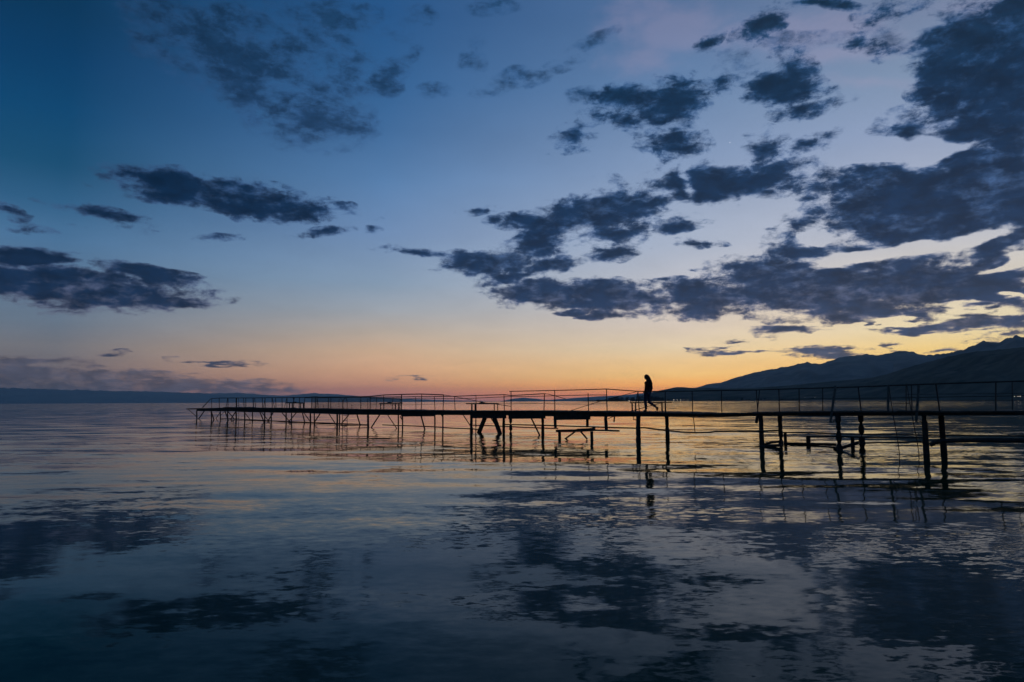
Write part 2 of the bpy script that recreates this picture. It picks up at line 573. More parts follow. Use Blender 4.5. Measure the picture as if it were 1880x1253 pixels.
def at(px, py, s=0.0):
    """point seen at a pixel of the photograph, on the upright plane s metres beyond the pier's near edge"""
    d = fwd + c_right * ((px - 940) / 1253) - c_up * ((py - 626.5) / 1253)
    o = Vector((0, 0, CAM_H))
    p0 = P_BASE + N_FAR * s
    k = (p0 - o).dot(N_FAR) / d.dot(N_FAR)
    return o + d * k


def tpos_of(p):
    return (Vector((p.x, p.y, 0)) - P_BASE).dot(U_OUT)


def along(t, s=0.0, z=0.0):
    p = P_BASE + U_OUT * t + N_FAR * s
    p.z = z
    return p


def px2m(p, npx):
    return npx * (Vector(p) - Vector((0, 0, CAM_H))).dot(fwd) / 1253


# ---------------------------------------------------------------- water
def build_water():
    rings = [0.0] + list(np.geomspace(3, 34000, 28))
    n = 72
    v, f = [(0, 0, 0)], []
    for r_ in rings[1:]:
        for k in range(n):
            a = 2 * math.pi * k / n
            v.append((r_ * math.sin(a), r_ * math.cos(a), 0))
    for k in range(n):
        f.append((0, 1 + (k + 1) % n, 1 + k))
    for j in range(len(rings) - 2):
        b, c = 1 + j * n, 1 + (j + 1) * n
        for k in range(n):
            q = (k + 1) % n
            f.append((b + k, b + q, c + q, c + k))
    mt = bpy.data.materials.new('lake_water')
    mt.use_nodes = True
    b = NB(mt.node_tree)
    p = mt.node_tree.nodes['Principled BSDF']
    p.inputs['Base Color'].default_value = (.006, .032, .016, 1)
    p.inputs['IOR'].default_value = 1.18
    p.inputs['Roughness'].default_value = .045
    geo = b.n('ShaderNodeNewGeometry')
    pos = geo.outputs['Position']

    def slopes(rot, scl, scale, detail, rough, ax, ay, dist=0.0):
        mp = b.n('ShaderNodeMapping')
        b.link(pos, mp.inputs['Vector'])
        mp.inputs['Rotation'].default_value = (0, 0, R(rot))
        mp.inputs['Scale'].default_value = scl
        t = b.n('ShaderNodeTexNoise')
        b.link(mp.outputs[0], t.inputs['Vector'])
        t.inputs['Scale'].default_value = scale
        t.inputs['Detail'].default_value = detail
        t.inputs['Roughness'].default_value = rough
        t.inputs['Distortion'].default_value = dist
        return b.vec('MULTIPLY', b.vec('SUBTRACT', t.outputs['Color'], (.5, .5, .5)), (ax, ay, 0))

    patch = b.smooth(b.noise(b.vec('MULTIPLY', pos, (.35, .8, 0)), .10, 3, .55), .40, .66)
    patch2 = b.smooth(b.noise(b.vec('ADD', b.vec('MULTIPLY', pos, (.5, 1, 0)), (31, 7, 0)), .16, 4, .6), .42, .62)
    sep = b.n('ShaderNodeSeparateXYZ')
    b.link(pos, sep.inputs[0])
    open_water = b.smooth(sep.outputs[1], 80, 230)                 # more wind away from the shore
    swell = slopes(-7, (.24, 1, 1), .85, 1.5, .4, .02, .17)
    chop = slopes(6, (.42, 1, 1), 1.9, 2.0, .55, .085, .085, .3)
    ripple = slopes(-14, (.55, 1, 1), 9.0, 3.0, .6, .08, .09)
    wavelets = slopes(12, (.5, 1, 1), .62, 1.0, .4, .055, .075)
    wind = slopes(3, (.5, 1, 1), .9, 3.0, .6, .16, .24)
    far_chop = b.smooth(sep.outputs[1], 5, 17, .35, 1.35)           # sheltered close in
    far_chop = b.math('MULTIPLY', far_chop, b.smooth(sep.outputs[1], 26, 46, 1.0, .35))
    breeze = b.smooth(sep.outputs[0], -3.5, 3.0, .85, 1.25)         # cat's-paws come in from the right
    total = b.vec('ADD', b.vec('SCALE', swell, b.math('MULTIPLY', b.smooth(sep.outputs[1], 11, 20, 1.0, .5), b.math('MULTIPLY_ADD', patch, .8, .5))),
                  b.vec('SCALE', chop, b.math('MULTIPLY', far_chop, b.math('MULTIPLY_ADD', patch2, .75, .45))))
    total = b.vec('ADD', total, b.vec('SCALE', ripple, b.math('MULTIPLY', breeze, b.math('MULTIPLY_ADD', patch2, 1.1, .35))))
    total = b.vec('ADD', total, b.vec('SCALE', wavelets, b.math('MULTIPLY', b.smooth(sep.outputs[1], 11, 19), b.smooth(sep.outputs[1], 34, 75, 1.0, .35))))
    total = b.vec('ADD', total, b.vec('SCALE', wind, open_water))
    nrm = b.vec('NORMALIZE', b.vec('ADD', total, (0, 0, 1)))
    b.link(nrm, p.inputs['Normal'])
    o = mesh_obj('water', v, f, mt)
    tag(o, 'calm dusk lake with gentle ripples and dark cloud reflections', kind='structure')
    return o


build_water()

# ---------------------------------------------------------------- far land


def land_mat(name, lo, hi, scale):
    mt = bpy.data.materials.new(name)
    mt.use_nodes = True
    b = NB(mt.node_tree)
    p = mt.node_tree.nodes['Principled BSDF']
    p.inputs['Roughness'].default_value = 1
    p.inputs['Specular IOR Level'].default_value = 0
    geo = b.n('ShaderNodeNewGeometry')
    f = b.noise(geo.outputs['Position'], scale, 8, .65)
    b.link(b.ramp(f, [(.35, lo), (.65, hi)]), p.inputs['Base Color'])
    return mt


def interp(tab, x):
    return float(np.interp(x, [a for a, _ in tab], [b for _, b in tab]))


def land(name, label, profile, crest_d, shore_d, material, nx=260, ny=34, spur=.18, seed=0, back=1.25, power=1.25, rough_top=.012):
    """a range of hills: the skyline profile stands crest_d metres away, the foot meets the water at shore_d"""
    x0, x1 = profile[0][0], profile[-1][0]
    v, f = [], []
    ncol = 0
    xe = min(x1, 1960)
    cols = list(np.linspace(max(x0, -60), xe, nx)) + (list(np.linspace(xe, x1, 40))[1:] if x1 > xe else [])
    if x0 < -60:
        cols = list(np.linspace(x0, -60, 24))[:-1] + cols
    nx = len(cols)
    for px in cols:
        py = interp(profile, px)
        d = fwd + c_right * ((px - 940) / 1253) - c_up * ((py - 626.5) / 1253)
        hd = Vector((d.x, d.y, 0))
        tanel = d.z / hd.length
        hd.normalize()
        cd = crest_d(px) if callable(crest_d) else crest_d
        sd_ = shore_d(px) if callable(shore_d) else shore_d
        top = max(CAM_H + cd * tanel, .3)
        for j in range(ny):
            q = j / (ny - 5)
            if q <= 1:
                dist = sd_ + (cd - sd_) * q
                h = -1.5 + (top + 1.5) * (q ** power)
                p = hd * dist
                nz = noise.fractal(Vector((p.x / (cd * .07) + seed, p.y / (cd * .16), seed * 1.7)), .9, 2.1, 5)
                h += nz * spur * top * math.sin(math.pi * q) ** .8 * .9
                # a slope in front never tops the skyline
                h = min(h, CAM_H + (top - CAM_H) * dist / cd * (.55 + .45 * q) if q < 1 else top)
                fine = noise.fractal(Vector((px * .11 + seed, q * 3, 1.3)), 1.0, 2.0, 4)
                if q == 1:
                    h += fine * top * rough_top
                h = max(h, -1.5)
            else:
                dist = cd * (1 + (back - 1) * (q - 1) * 8)
                h = top * max(0, 1 - (q - 1) * 6)
            v.append((hd.x * dist, hd.y * dist, h))
    for i in range(nx - 1):
        for j in range(ny - 1):
            a = i * ny + j
            f.append((a, a + ny, a + ny + 1, a + 1))
    o = mesh_obj(name, v, f, material, smooth=True)
    tag(o, label, kind='structure')
    return o


M_FAR = land_mat('haze_tinted_range', (.14, .25, .27), (.22, .33, .34), .0015)  # paler teal of the distance haze is partly painted into this colour
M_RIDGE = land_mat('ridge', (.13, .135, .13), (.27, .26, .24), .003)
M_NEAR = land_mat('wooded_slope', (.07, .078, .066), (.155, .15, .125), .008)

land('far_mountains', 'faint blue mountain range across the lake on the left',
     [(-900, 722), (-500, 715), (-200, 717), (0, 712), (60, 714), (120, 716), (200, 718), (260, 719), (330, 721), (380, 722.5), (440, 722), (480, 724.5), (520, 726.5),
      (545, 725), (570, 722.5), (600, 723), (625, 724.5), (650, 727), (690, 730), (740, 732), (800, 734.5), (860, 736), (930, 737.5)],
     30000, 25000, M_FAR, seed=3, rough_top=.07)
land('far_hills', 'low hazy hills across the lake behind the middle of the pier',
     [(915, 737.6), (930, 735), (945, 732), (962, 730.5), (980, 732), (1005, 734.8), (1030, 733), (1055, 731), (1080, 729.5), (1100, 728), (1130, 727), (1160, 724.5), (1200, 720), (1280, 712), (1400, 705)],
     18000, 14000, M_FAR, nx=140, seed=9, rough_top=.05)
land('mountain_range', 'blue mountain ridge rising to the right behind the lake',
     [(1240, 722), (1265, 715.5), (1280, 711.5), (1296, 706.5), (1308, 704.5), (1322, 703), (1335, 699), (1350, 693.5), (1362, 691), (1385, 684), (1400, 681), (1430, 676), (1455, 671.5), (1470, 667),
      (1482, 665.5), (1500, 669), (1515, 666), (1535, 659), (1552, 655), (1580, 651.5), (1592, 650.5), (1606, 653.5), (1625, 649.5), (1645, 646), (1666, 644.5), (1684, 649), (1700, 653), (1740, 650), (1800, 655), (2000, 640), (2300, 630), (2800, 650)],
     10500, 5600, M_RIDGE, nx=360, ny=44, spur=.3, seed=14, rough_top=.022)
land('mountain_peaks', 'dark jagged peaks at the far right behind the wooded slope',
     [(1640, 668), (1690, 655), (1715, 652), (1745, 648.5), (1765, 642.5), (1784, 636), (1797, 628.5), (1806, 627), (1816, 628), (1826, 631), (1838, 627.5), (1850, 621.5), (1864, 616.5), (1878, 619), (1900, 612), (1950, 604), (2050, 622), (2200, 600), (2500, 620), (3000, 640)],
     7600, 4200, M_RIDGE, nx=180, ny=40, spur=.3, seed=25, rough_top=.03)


def slope_shore(px):
    return interp([(1080, 3000), (1300, 2700), (1600, 2200), (1900, 1600), (2600, 1200), (4200, 900)], px)


land('wooded_slope', 'dark wooded slope along the far shore at right',
     [(1195, 722), (1205, 718.5), (1218, 716), (1230, 713.5), (1243, 711), (1258, 711.5), (1275, 713), (1300, 712.5), (1330, 714), (1370, 713), (1400, 711.5), (1450, 708), (1500, 703), (1560, 698), (1600, 694), (1630, 687), (1660, 677), (1700, 666),
      (1740, 655), (1790, 646), (1830, 643), (1880, 638), (1960, 628), (2200, 610), (2600, 620), (3200, 640), (4200, 655)],
     lambda px: slope_shore(px) * 1.7, slope_shore, M_NEAR, nx=360, ny=40, spur=.22, seed=41, power=1.05)
land('shore_strip', 'low dark shore strip reaching out behind the walking person',
     [(1060, 738), (1085, 735.6), (1110, 735), (1160, 733.5), (1200, 732), (1260, 730), (1400, 729), (1700, 727), (1900, 725), (2600, 720)],
     lambda px: slope_shore(px) * .985, lambda px: slope_shore(px) * .94, M_NEAR, nx=150, ny=14, seed=52)

# far-off wood on that shore: clumps of leaf-sized faces round short trunks, one mass
M_WOOD = mat('shore_wood_leaves', (.022, .026, .018), 1, 0)


def shore_wood():
    v, f = [], []
    for k in range(170):
        px = random.uniform(1090, 1215) if k < 110 else random.uniform(1215, 1500)
        d = fwd + c_right * ((px - 940) / 1253)
        hd = Vector((d.x, d.y, 0)).normalized()
        base = hd * (slope_shore(px) * random.uniform(.955, .98))
        hgt = random.uniform(7, 13) + 12 * math.exp(-((px - 1180) / 28) ** 2) + 6 * math.exp(-((px - 1135) / 12) ** 2)
        if px < 1115:
            hgt *= .45
        if px > 1215:
            hgt *= .6
        wd = hgt * random.uniform(.35, .6)
        for _ in range(70):
            p = Vector((random.gauss(0, .42), random.gauss(0, .42), random.uniform(-.45, .5)))
            c = base + Vector((p.x * wd, p.y * wd, hgt * (.52 + p.z * .9) + 1.5))
            s = random.uniform(.6, 1.5)
            a = Vector((random.gauss(0, 1), random.gauss(0, 1), random.gauss(0, 1))).normalized() * s
            bb = a.orthogonal().normalized() * s
            i = len(v)
            v.extend((c - a, c + bb, c + a, c - bb))
            f.append((i, i + 1, i + 2, i + 3))
    o = mesh_obj('shore_trees', v, f, M_WOOD)
    tag(o, 'far-off dark trees lining the opposite shore', kind='stuff')


shore_wood()

# ---------------------------------------------------------------- haze
hz = bpy.data.materials.new('evening_haze')
hz.use_nodes = True
ht = hz.node_tree
for nd in list(ht.nodes):
    if nd.type == 'BSDF_PRINCIPLED':
        ht.nodes.remove(nd)
pv = ht.nodes.new('ShaderNodeVolumePrincipled')
pv.inputs['Color'].default_value = (.55, .80, 1.0, 1)
pv.inputs['Density'].default_value = 2.5e-5
pv.inputs['Anisotropy'].default_value = .55
ho = [n_ for n_ in ht.nodes if n_.type == 'OUTPUT_MATERIAL'][0]
ht.links.new(pv.outputs[0], ho.inputs['Volume'])
HAZE_TOP = max(max(v.co.z for v in o.data.vertices) for o in col.objects if o.get('kind') == 'structure') + 25
print('haze top', HAZE_TOP)
hv = [(x, y, z) for x in (-36000, 36000) for y in (-36000, 36000) for z in (-3.0, HAZE_TOP)]
hf = [(0, 1, 3, 2), (4, 6, 7, 5), (0, 4, 5, 1), (2, 3, 7, 6), (0, 2, 6, 4), (1, 5, 7, 3)]
haze = mesh_obj('haze', hv, hf, hz)
tag(haze, 'thin blue evening haze over the lake', kind='stuff')

# ---------------------------------------------------------------- lit lamps on the far shore
lm = bpy.data.materials.new('lit_lamp')
lm.use_nodes = True
lp = lm.node_tree.nodes['Principled BSDF']
lp.inputs['Emission Color'].default_value = (1, .86, .62, 1)
lp.inputs['Emission Strength'].default_value = 3.2


def ball(mb, c, r_, n=8, mseg=5):
    c = Vector(c)
    b0 = len(mb.v)
    mb.v.append(c + Vector((0, 0, -r_)))
    for j in range(1, mseg):
        th = math.pi * j / mseg
        for k in range(n):
            a = 2 * math.pi * k / n
            mb.v.append(c + Vector((math.sin(th) * math.cos(a), math.sin(th) * math.sin(a), -math.cos(th))) * r_)
    mb.v.append(c + Vector((0, 0, r_)))
    e = len(mb.v) - 1
    for k in range(n):
        q = (k + 1) % n
        mb.f.append((b0, b0 + 1 + q, b0 + 1 + k))
        for j in range(mseg - 2):
            a, b = b0 + 1 + j * n, b0 + 1 + (j + 1) * n
            mb.f.append((a + k, a + q, b + q, b + k))
        a = b0 + 1 + (mseg - 2) * n
        mb.f.append((a + k, a + q, e))
    return mb


LAMPS = [
    (1124, 736.3, .98, 1.1, 'lit lamp standing alone left of the far shore trees, nearest the pier wire'),
    (1155, 736.3, .85, .93, 'lit lamp on the far shore below the dark trees left of the person'),
    (1237, 734.6, 1.0, .93, 'brightest lit lamp on the shore just right of the walking person'),
    (1243.5, 734.8, .7, .93, 'dim lit lamp second in the row right of the walking person'),
    (1249.5, 734.4, .95, .93, 'lit lamp third in the row right of the walking person'),
    (1255.5, 735, .55, .93, 'very dim lit lamp fourth in the row right of the walking person'),
    (1263, 735, .5, .93, 'faint last lit lamp of the row right of the walking person'),
    (1478, 730.5, .5, .93, 'faint lit lamp on the dark shore right of the middle, left one of two'),
    (1496, 730.3, .6, .93, 'faint lit lamp on the dark shore right of the middle, right one of two'),
    (1733, 711.2, .75, 1.28, 'single lit lamp halfway up the dark wooded slope'),
    (1862.5, 728, 1.0, .93, 'white lit lamp by the right edge, standing apart from the close pair'),
    (1869, 728, .9, .93, 'white lit lamp by the right edge, left lamp of the close pair'),
    (1873, 728, .9, .93, 'white lit lamp by the right edge, right lamp of the close pair'),
]
for px, py, sz, kd, lab in LAMPS:
    d = fwd + c_right * ((px - 940) / 1253) - c_up * ((py - 626.5) / 1253)
    hl = Vector((d.x, d.y, 0)).length
    dist = slope_shore(px) * kd
    p = Vector((0, 0, CAM_H)) + d / hl * dist
    root = empty('shore_lamp', (p.x, p.y, max(p.z - 7, 0)), lab, 'lamp', 'lit lamps along the far shore')
    ball(MB(), p, sz * dist / 2600 * .8).build('globe', lm, root, True)
    MB().tube([(p.x, p.y, min(0, p.z - 8)) if kd < 1.2 else (p.x, p.y, p.z - 30), (p.x, p.y, p.z - .6)], .14, 6).build('pole', M_IRON, root)

# ---------------------------------------------------------------- the pier
base = along(0, WIDTH / 2, 0)
pier = empty('pier', base, 'long rickety wooden pier on piles with pipe railings crossing the lake', 'pier')

# deck profile on the near edge: pixel, top, underside
DECK = [(342, 749.6, 752), (360.5, 749, 752.2), (361, 749, 755.2), (388, 748.6, 755.4), (405, 748, 755.6), (425, 748, 755.6), (431, 749.2, 755.8), (449, 749.3, 757), (486, 749.6, 757.6), (500, 750, 758),
        (560, 750.6, 758.8), (600, 751.6, 760.2), (640, 752.4, 761.8), (733, 753, 762.6), (740, 753.6, 762.6), (798, 754.2, 762.4), (866, 755, 762.6), (928, 754.8, 763),
        (938, 754.8, 763.5), (1000, 755, 764.6), (1018, 755.2, 765), (1083, 755.8, 765.3), (1113, 756, 765.5), (1145, 756.6, 765.4), (1171, 757.2, 765.2), (1225, 758, 765.6),
        (1276, 759.2, 766.3), (1320, 759.5, 766.6), (1360, 758.6, 765.4), (1392, 757.6, 764.3), (1440, 756.8, 764.2), (1500, 755.6, 764.4), (1540, 755.6, 764.4), (1640, 755.2, 763.8), (1740, 755, 763.3), (1880, 754.6, 762.6)]
prof = []
for px, yt, yb in DECK:
    a, b = at(px, yt), at(px, yb)
    prof.append((tpos_of(a), a.z, b.z))
t_end, z_end, zb_end = prof[-1]
prof += [(t_end - 6, z_end, zb_end), (t_end - 13, z_end + .05, zb_end)]
prof.sort()
PT = np.array([p[0] for p in prof])
PZ = np.array([p[1] for p in prof])
PB = np.array([p[2] for p in prof])
ztop = lambda t: float(np.interp(t, PT, PZ))
zbot = lambda t: float(np.interp(t, PT, PB))
PLANK_T = .045

# stringers: one length between each pair of profile points, near and far edge
for (t0, z0, b0), (t1, z1, b1) in zip(prof, prof[1:]):
    if t1 - t0 < .3:
        continue
    for s, far in ((.04, False), (WIDTH - .04, True)):
        mb = MB()
        e = random.uniform(-.004, .004)
        for t, z, b in ((t0 + .004, z0, b0), (t1 - .004, z1, b1)):
            zt = z - PLANK_T - .003
            zb = b if not far else max(b, zt - .2)
            zb = min(zb, zt - .05)
            for ss, zz in ((s - .05, zb), (s + .05, zb), (s + .05, zt), (s - .05, zt)):
                mb.v.append(along(t, ss + e, zz))
        mb.f = [(0, 1, 2, 3), (7, 6, 5, 4), (0, 4, 5, 1), (1, 5, 6, 2), (2, 6, 7, 3), (3, 7, 4, 0)]
        mb.build('stringer', M_BEAM, pier)

# deck planks, laid across; shared meshes, each a bit crooked
plank_meshes = []
for k in range(6):
    mb = MB()
    L_ = WIDTH + .22
    wd = .222 + .012 * k / 6
    th = PLANK_T
    n_ = 4
    for i in range(n_ + 1):
        y = -L_ / 2 + L_ * i / n_
        jit = random.uniform(-.006, .006)
        for a, c in ((-wd / 2 + jit, -th), (wd / 2 + jit, -th), (wd / 2 + jit, 0), (-wd / 2 + jit, 0)):
            mb.v.append(Vector((a, y, c)))
    for i in range(n_):
        a, b = i * 4, i * 4 + 4
        for q in range(4):
            r_ = (q + 1) % 4
            mb.f.append((a + q, a + r_, b + r_, b + q))
    mb.f += [(3, 2, 1, 0), (n_ * 4, n_ * 4 + 1, n_ * 4 + 2, n_ * 4 + 3)]
    me = bpy.data.meshes.new('deck_plank')
    me.from_pydata([tuple(v) for v in mb.v], [], mb.f)
    bm = bmesh.new()
    bm.from_mesh(me)
    bmesh.ops.recalc_face_normals(bm, faces=bm.faces)
    bm.to_mesh(me)
    bm.free()
    me.materials.append(M_PLANK)
    plank_meshes.append(me)
ang_out = math.atan2(U_OUT.y, U_OUT.x)
pitch_pl = .248
t = PT[0] + .2
npl = 0
while t < PT[-1] - .05:
    o = bpy.data.objects.new('deck_plank', random.choice(plank_meshes))
    col.objects.link(o)
    o.parent = pier
    o.matrix_parent_inverse = Matrix.Translation(pier.location).inverted()
    z = ztop(t) + random.uniform(-.005, .012)
    o.location = along(t, WIDTH / 2 + random.gauss(0, .05), z)
    slope = (ztop(t + .12) - ztop(t - .12)) / .24
    o.rotation_euler = Euler((random.uniform(-.004, .004), -math.atan(slope), ang_out + random.uniform(-.02, .02)))
    npl += 1
    t += pitch_pl if npl < 298 else 99
print('planks', npl, 'pier from', PT[0], 'to', PT[-1])

# piles: pixel at the deck, y there, pixel at the water, width in pixels, plane
NEAR, FAR_ = 0.06, WIDTH - .06


def pile(p_top, y_top, p_bot, npx, s, stop=None, name='pile'):
    a = at(p_top, y_top, s)
    tt = tpos_of(a)
    top = a.copy()
    top.z = min(a.z, zbot(tt)) if False else a.z
    rad = px2m(a, npx) / 2
    if stop is None:
        b = at(p_bot, 815, s)
        b.z = -.7
    else:
        b = at(p_bot, stop, s)
    nseg = 9
    pts, radii = [], []
    for i in range(nseg + 1):
        q = i / nseg
        p = top.lerp(b, q)
        p.x += random.uniform(-.05, .05) * rad
        pts.append(p)
        k_grow = 1.0 if (stop is not None or npx < 4) else 1.0 + .16 * min(1, max(0, (.6 - p.z) / .5))
        radii.append(rad * random.uniform(.98, 1.02) * k_grow)
    mb = MB().tube(pts, rad, 9, radii, .05)
    return mb.build(name, M_PILE, pier, False)


PILES_N = [(361, 754, 360.8, 2.2), (387.8, 754, 388, 2.1), (417.8, 754, 417.5, 2.3), (449, 756, 449, 2.2), (486, 756, 485.6, 2.4), (525.2, 757, 525, 2.4), (569.8, 758, 569.6, 2.7),
           (619.3, 760, 619, 3.2), (675.5, 761, 676.3, 3.9), (731.3, 762, 731.5, 2.6), (798.4, 762, 798.6, 2.8), (865.3, 760, 865.6, 5.2), (937.6, 762, 937.8, 5.6),
           (1172, 763, 1171.4, 8.2), (1396.4, 762, 1399.2, 8.0), (1538.2, 762, 1541, 9.6), (1696.4, 762, 1700, 9.8), (1905, 762, 1908, 11)]
PILES_F = [(404.3, 754, 404, 1.9), (433, 755, 432.8, 2.0), (463.4, 756, 463.3, 1.9), (497.8, 757, 497.7, 2.2), (535.2, 757, 535, 2.0), (577, 758, 577, 2.2), (623.4, 760, 623.2, 2.3),
           (739, 762, 739.1, 2.6), (813, 761, 813.2, 2.7), (873.7, 760, 873.6, 2.3), (925, 762, 924.6, 4.8), (996.4, 763, 996.6, 5.4),
           (1224, 763, 1226.4, 7.0), (1431.6, 762, 1434.2, 8.0), (1580, 762, 1582.4, 9.8), (1727.8, 762, 1732.6, 9.6), (1938, 762, 1942, 11)]
for p in PILES_N:
    pile(*p, NEAR)
for p in PILES_F:
    pile(*p, FAR_)
# piles broken off above the water, hanging from the deck
pile(1018.6, 763, 1019.8, 5.6, NEAR, 786)
pile(1078.6, 764, 1078.2, 5.2, NEAR + .4, 784)
pile(1111.8, 764, 1113.2, 6.2, NEAR, 790.5)


def strut(name, pts, npx, s, material=None, square=True, flat=1.0):
    P_ = [at(x, y, s) for x, y in pts]
    wd = px2m(P_[0], npx)
    mb = MB()
    if square:
        mb.box_path(P_, wd * flat, wd)
    else:
        mb.tube(P_, wd / 2, 6)
    return mb.build(name, material or M_BEAM, pier)


BRACES = [
    ((346, 752.5), (361, 765.5), .8, NEAR), ((375, 755), (361.5, 774), 1.3, NEAR), ((388, 756), (394, 774.5), 1.5, NEAR + .1), ((403.5, 758), (391.5, 777), .9, FAR_), ((412, 756.5), (404, 764), .6, FAR_),
    ((413.2, 755.5), (421.5, 779), 1.4, NEAR + .1), ((419, 756.5), (432, 772), 1.1, FAR_ - .1), ((433, 756), (419, 777), 1.3, FAR_ + .1), ((450, 759), (461, 773), 1.0, NEAR + .1),
    ((477, 756.5), (486.5, 779), 1.5, NEAR + .1), ((480, 757), (494, 774), 1.0, FAR_), ((501.8, 757.5), (488, 780), 1.4, FAR_ + .1), ((518, 758.5), (536, 779), 1.2, NEAR + .1), ((543.8, 758.5), (525, 780.5), 1.3, FAR_),
    ((555.2, 758), (561, 782), 1.5, FAR_ - .1), ((558.5, 759), (570, 775), 1.1, NEAR + .1), ((587.5, 760), (577, 776), 1.5, FAR_ + .1), ((604, 760.5), (619, 783), 1.1, NEAR + .1), ((640.5, 762), (622, 784), 1.3, FAR_ + .1),
    ((655.4, 761.5), (663, 787), 1.7, FAR_ - .1), ((697, 762), (678, 791), 1.7, NEAR + .1), ((712, 762.5), (729, 788), 1.1, NEAR + .1), ((773.2, 764), (781.2, 794), 1.9, NEAR + .2),
    ((850.2, 762), (864.5, 783.5), 1.2, NEAR + .1), ((735, 765), (739, 772), 1.5, NEAR + .1), ((810, 761.5), (813, 766.5), 1.4, FAR_ + .1),
    ((890.5, 767), (876, 803), 5.6, NEAR + .15), ((907.5, 767), (919.5, 801), 5.6, NEAR + .15), ((901.5, 767.5), (911, 783), 1.6, NEAR + .3), ((975.4, 768), (992, 802), 2.0, NEAR + .3),
]
for a, b, wpx, s in BRACES:
    strut('brace', [a, b], wpx, s)
strut('brace', [(878, 797.6), (891, 797.2), (920, 796)], 1.8, NEAR + .3)
# deep cap beams bolted under the edge, and knee pieces
for pts, wpx in ((((737, 763.6), (797.5, 763)), 3.2), (((866, 765), (928.5, 765.2)), 6.2), (((934.5, 766.4), (1000.5, 765.6)), 6.2), (((1019, 768.4), (1083, 767.2)), 6.4)):
    strut('cap_beam', pts, wpx, NEAR - .02, flat=.5)
strut('hanging_strut', [(1128.3, 764), (1127.2, 775.2)], 2.0, NEAR + .3, M_BARE)
strut('hanging_strut', [(1126, 765), (1116.5, 769.4)], 1.0, NEAR + .3)
strut('hanging_strut', [(1273, 765.5), (1276.2, 795)], 1.6, NEAR - .05, M_IRON, False)
strut('hanging_strut', [(1390.6, 763), (1388.6, 777.5)], 3.8, NEAR - .12)
strut('bracket', [(1525, 775.6), (1531, 775.4), (1531.5, 770)], 1.4, NEAR - .1)
strut('bracket', [(1682, 775.6), (1691, 774.8)], 1.5, NEAR - .1)
strut('bracket', [(1163.4, 764.5), (1163.2, 770.6), (1169, 771)], 1.5, NEAR + .1)

# long poles and water pipes tied along the piles just above the water
LOW = [
    ('lower_rail', [(404, 768), (450, 770.4), (495, 772.9), (570, 776), (645, 778.8), (675, 780.2)], 1.4, FAR_ + .1),
    ('lower_rail', [(702.5, 780.4), (731, 781.6), (785, 783.4), (830, 786.4), (866, 787.8), (878, 788.6)], 2.0, NEAR - .1),
    ('lower_rail', [(866, 781), (905, 782.3), (945, 784), (998, 786.6), (1024, 787.2)], 2.0, FAR_ + .12),
    ('lower_rail', [(926, 779.8), (996, 781.2), (1050, 783), (1100, 784.6), (1168, 786.6)], 2.4, FAR_ + .25),
    ('lower_rail', [(1174, 785.8), (1184, 785.8), (1195, 787.2), (1225, 791), (1250, 793.6), (1276, 794.9), (1304, 794.2), (1314, 792.6), (1360, 792), (1396, 791.8), (1431, 790.6)], 3.0, NEAR - .12),
    ('lower_rail', [(1434, 794.2), (1500, 795.6), (1535, 796.8), (1590, 798.2), (1640, 798.6), (1760, 799.5), (1880, 801), (1990, 802)], 2.2, FAR_ + .15),
    ('lower_rail', [(1487, 802.8), (1515, 801.6), (1590, 803.4), (1700, 804.4)], 3.0, NEAR - .1),
    ('lower_rail', [(1584, 813.6), (1620, 812.6), (1692, 811.6)], 3.2, NEAR - .1),
    ('lower_rail', [(1708, 817.5), (1716, 812.5), (1740, 809.5), (1800, 808.6), (1880, 809), (1990, 810)], 9.0, NEAR - .2),
    ('lower_rail', [(1440, 814.6), (1480, 815.3), (1535, 816.6)], 5.0, FAR_),
    ('lower_rail', [(1386, 821.5), (1400, 820.5), (1436, 817.5)], 6.0, NEAR - .1),
    ('lower_rail', [(1404, 816.4), (1416, 812.6), (1436, 810.6)], 5.0, NEAR + .1),
    ('lower_rail', [(1531, 825.5), (1548, 822), (1577, 812.5)], 6.2, NEAR + .05),
]
for nm, pts, wpx, s in LOW:
    strut(nm, pts, wpx, s, M_PILE, False)

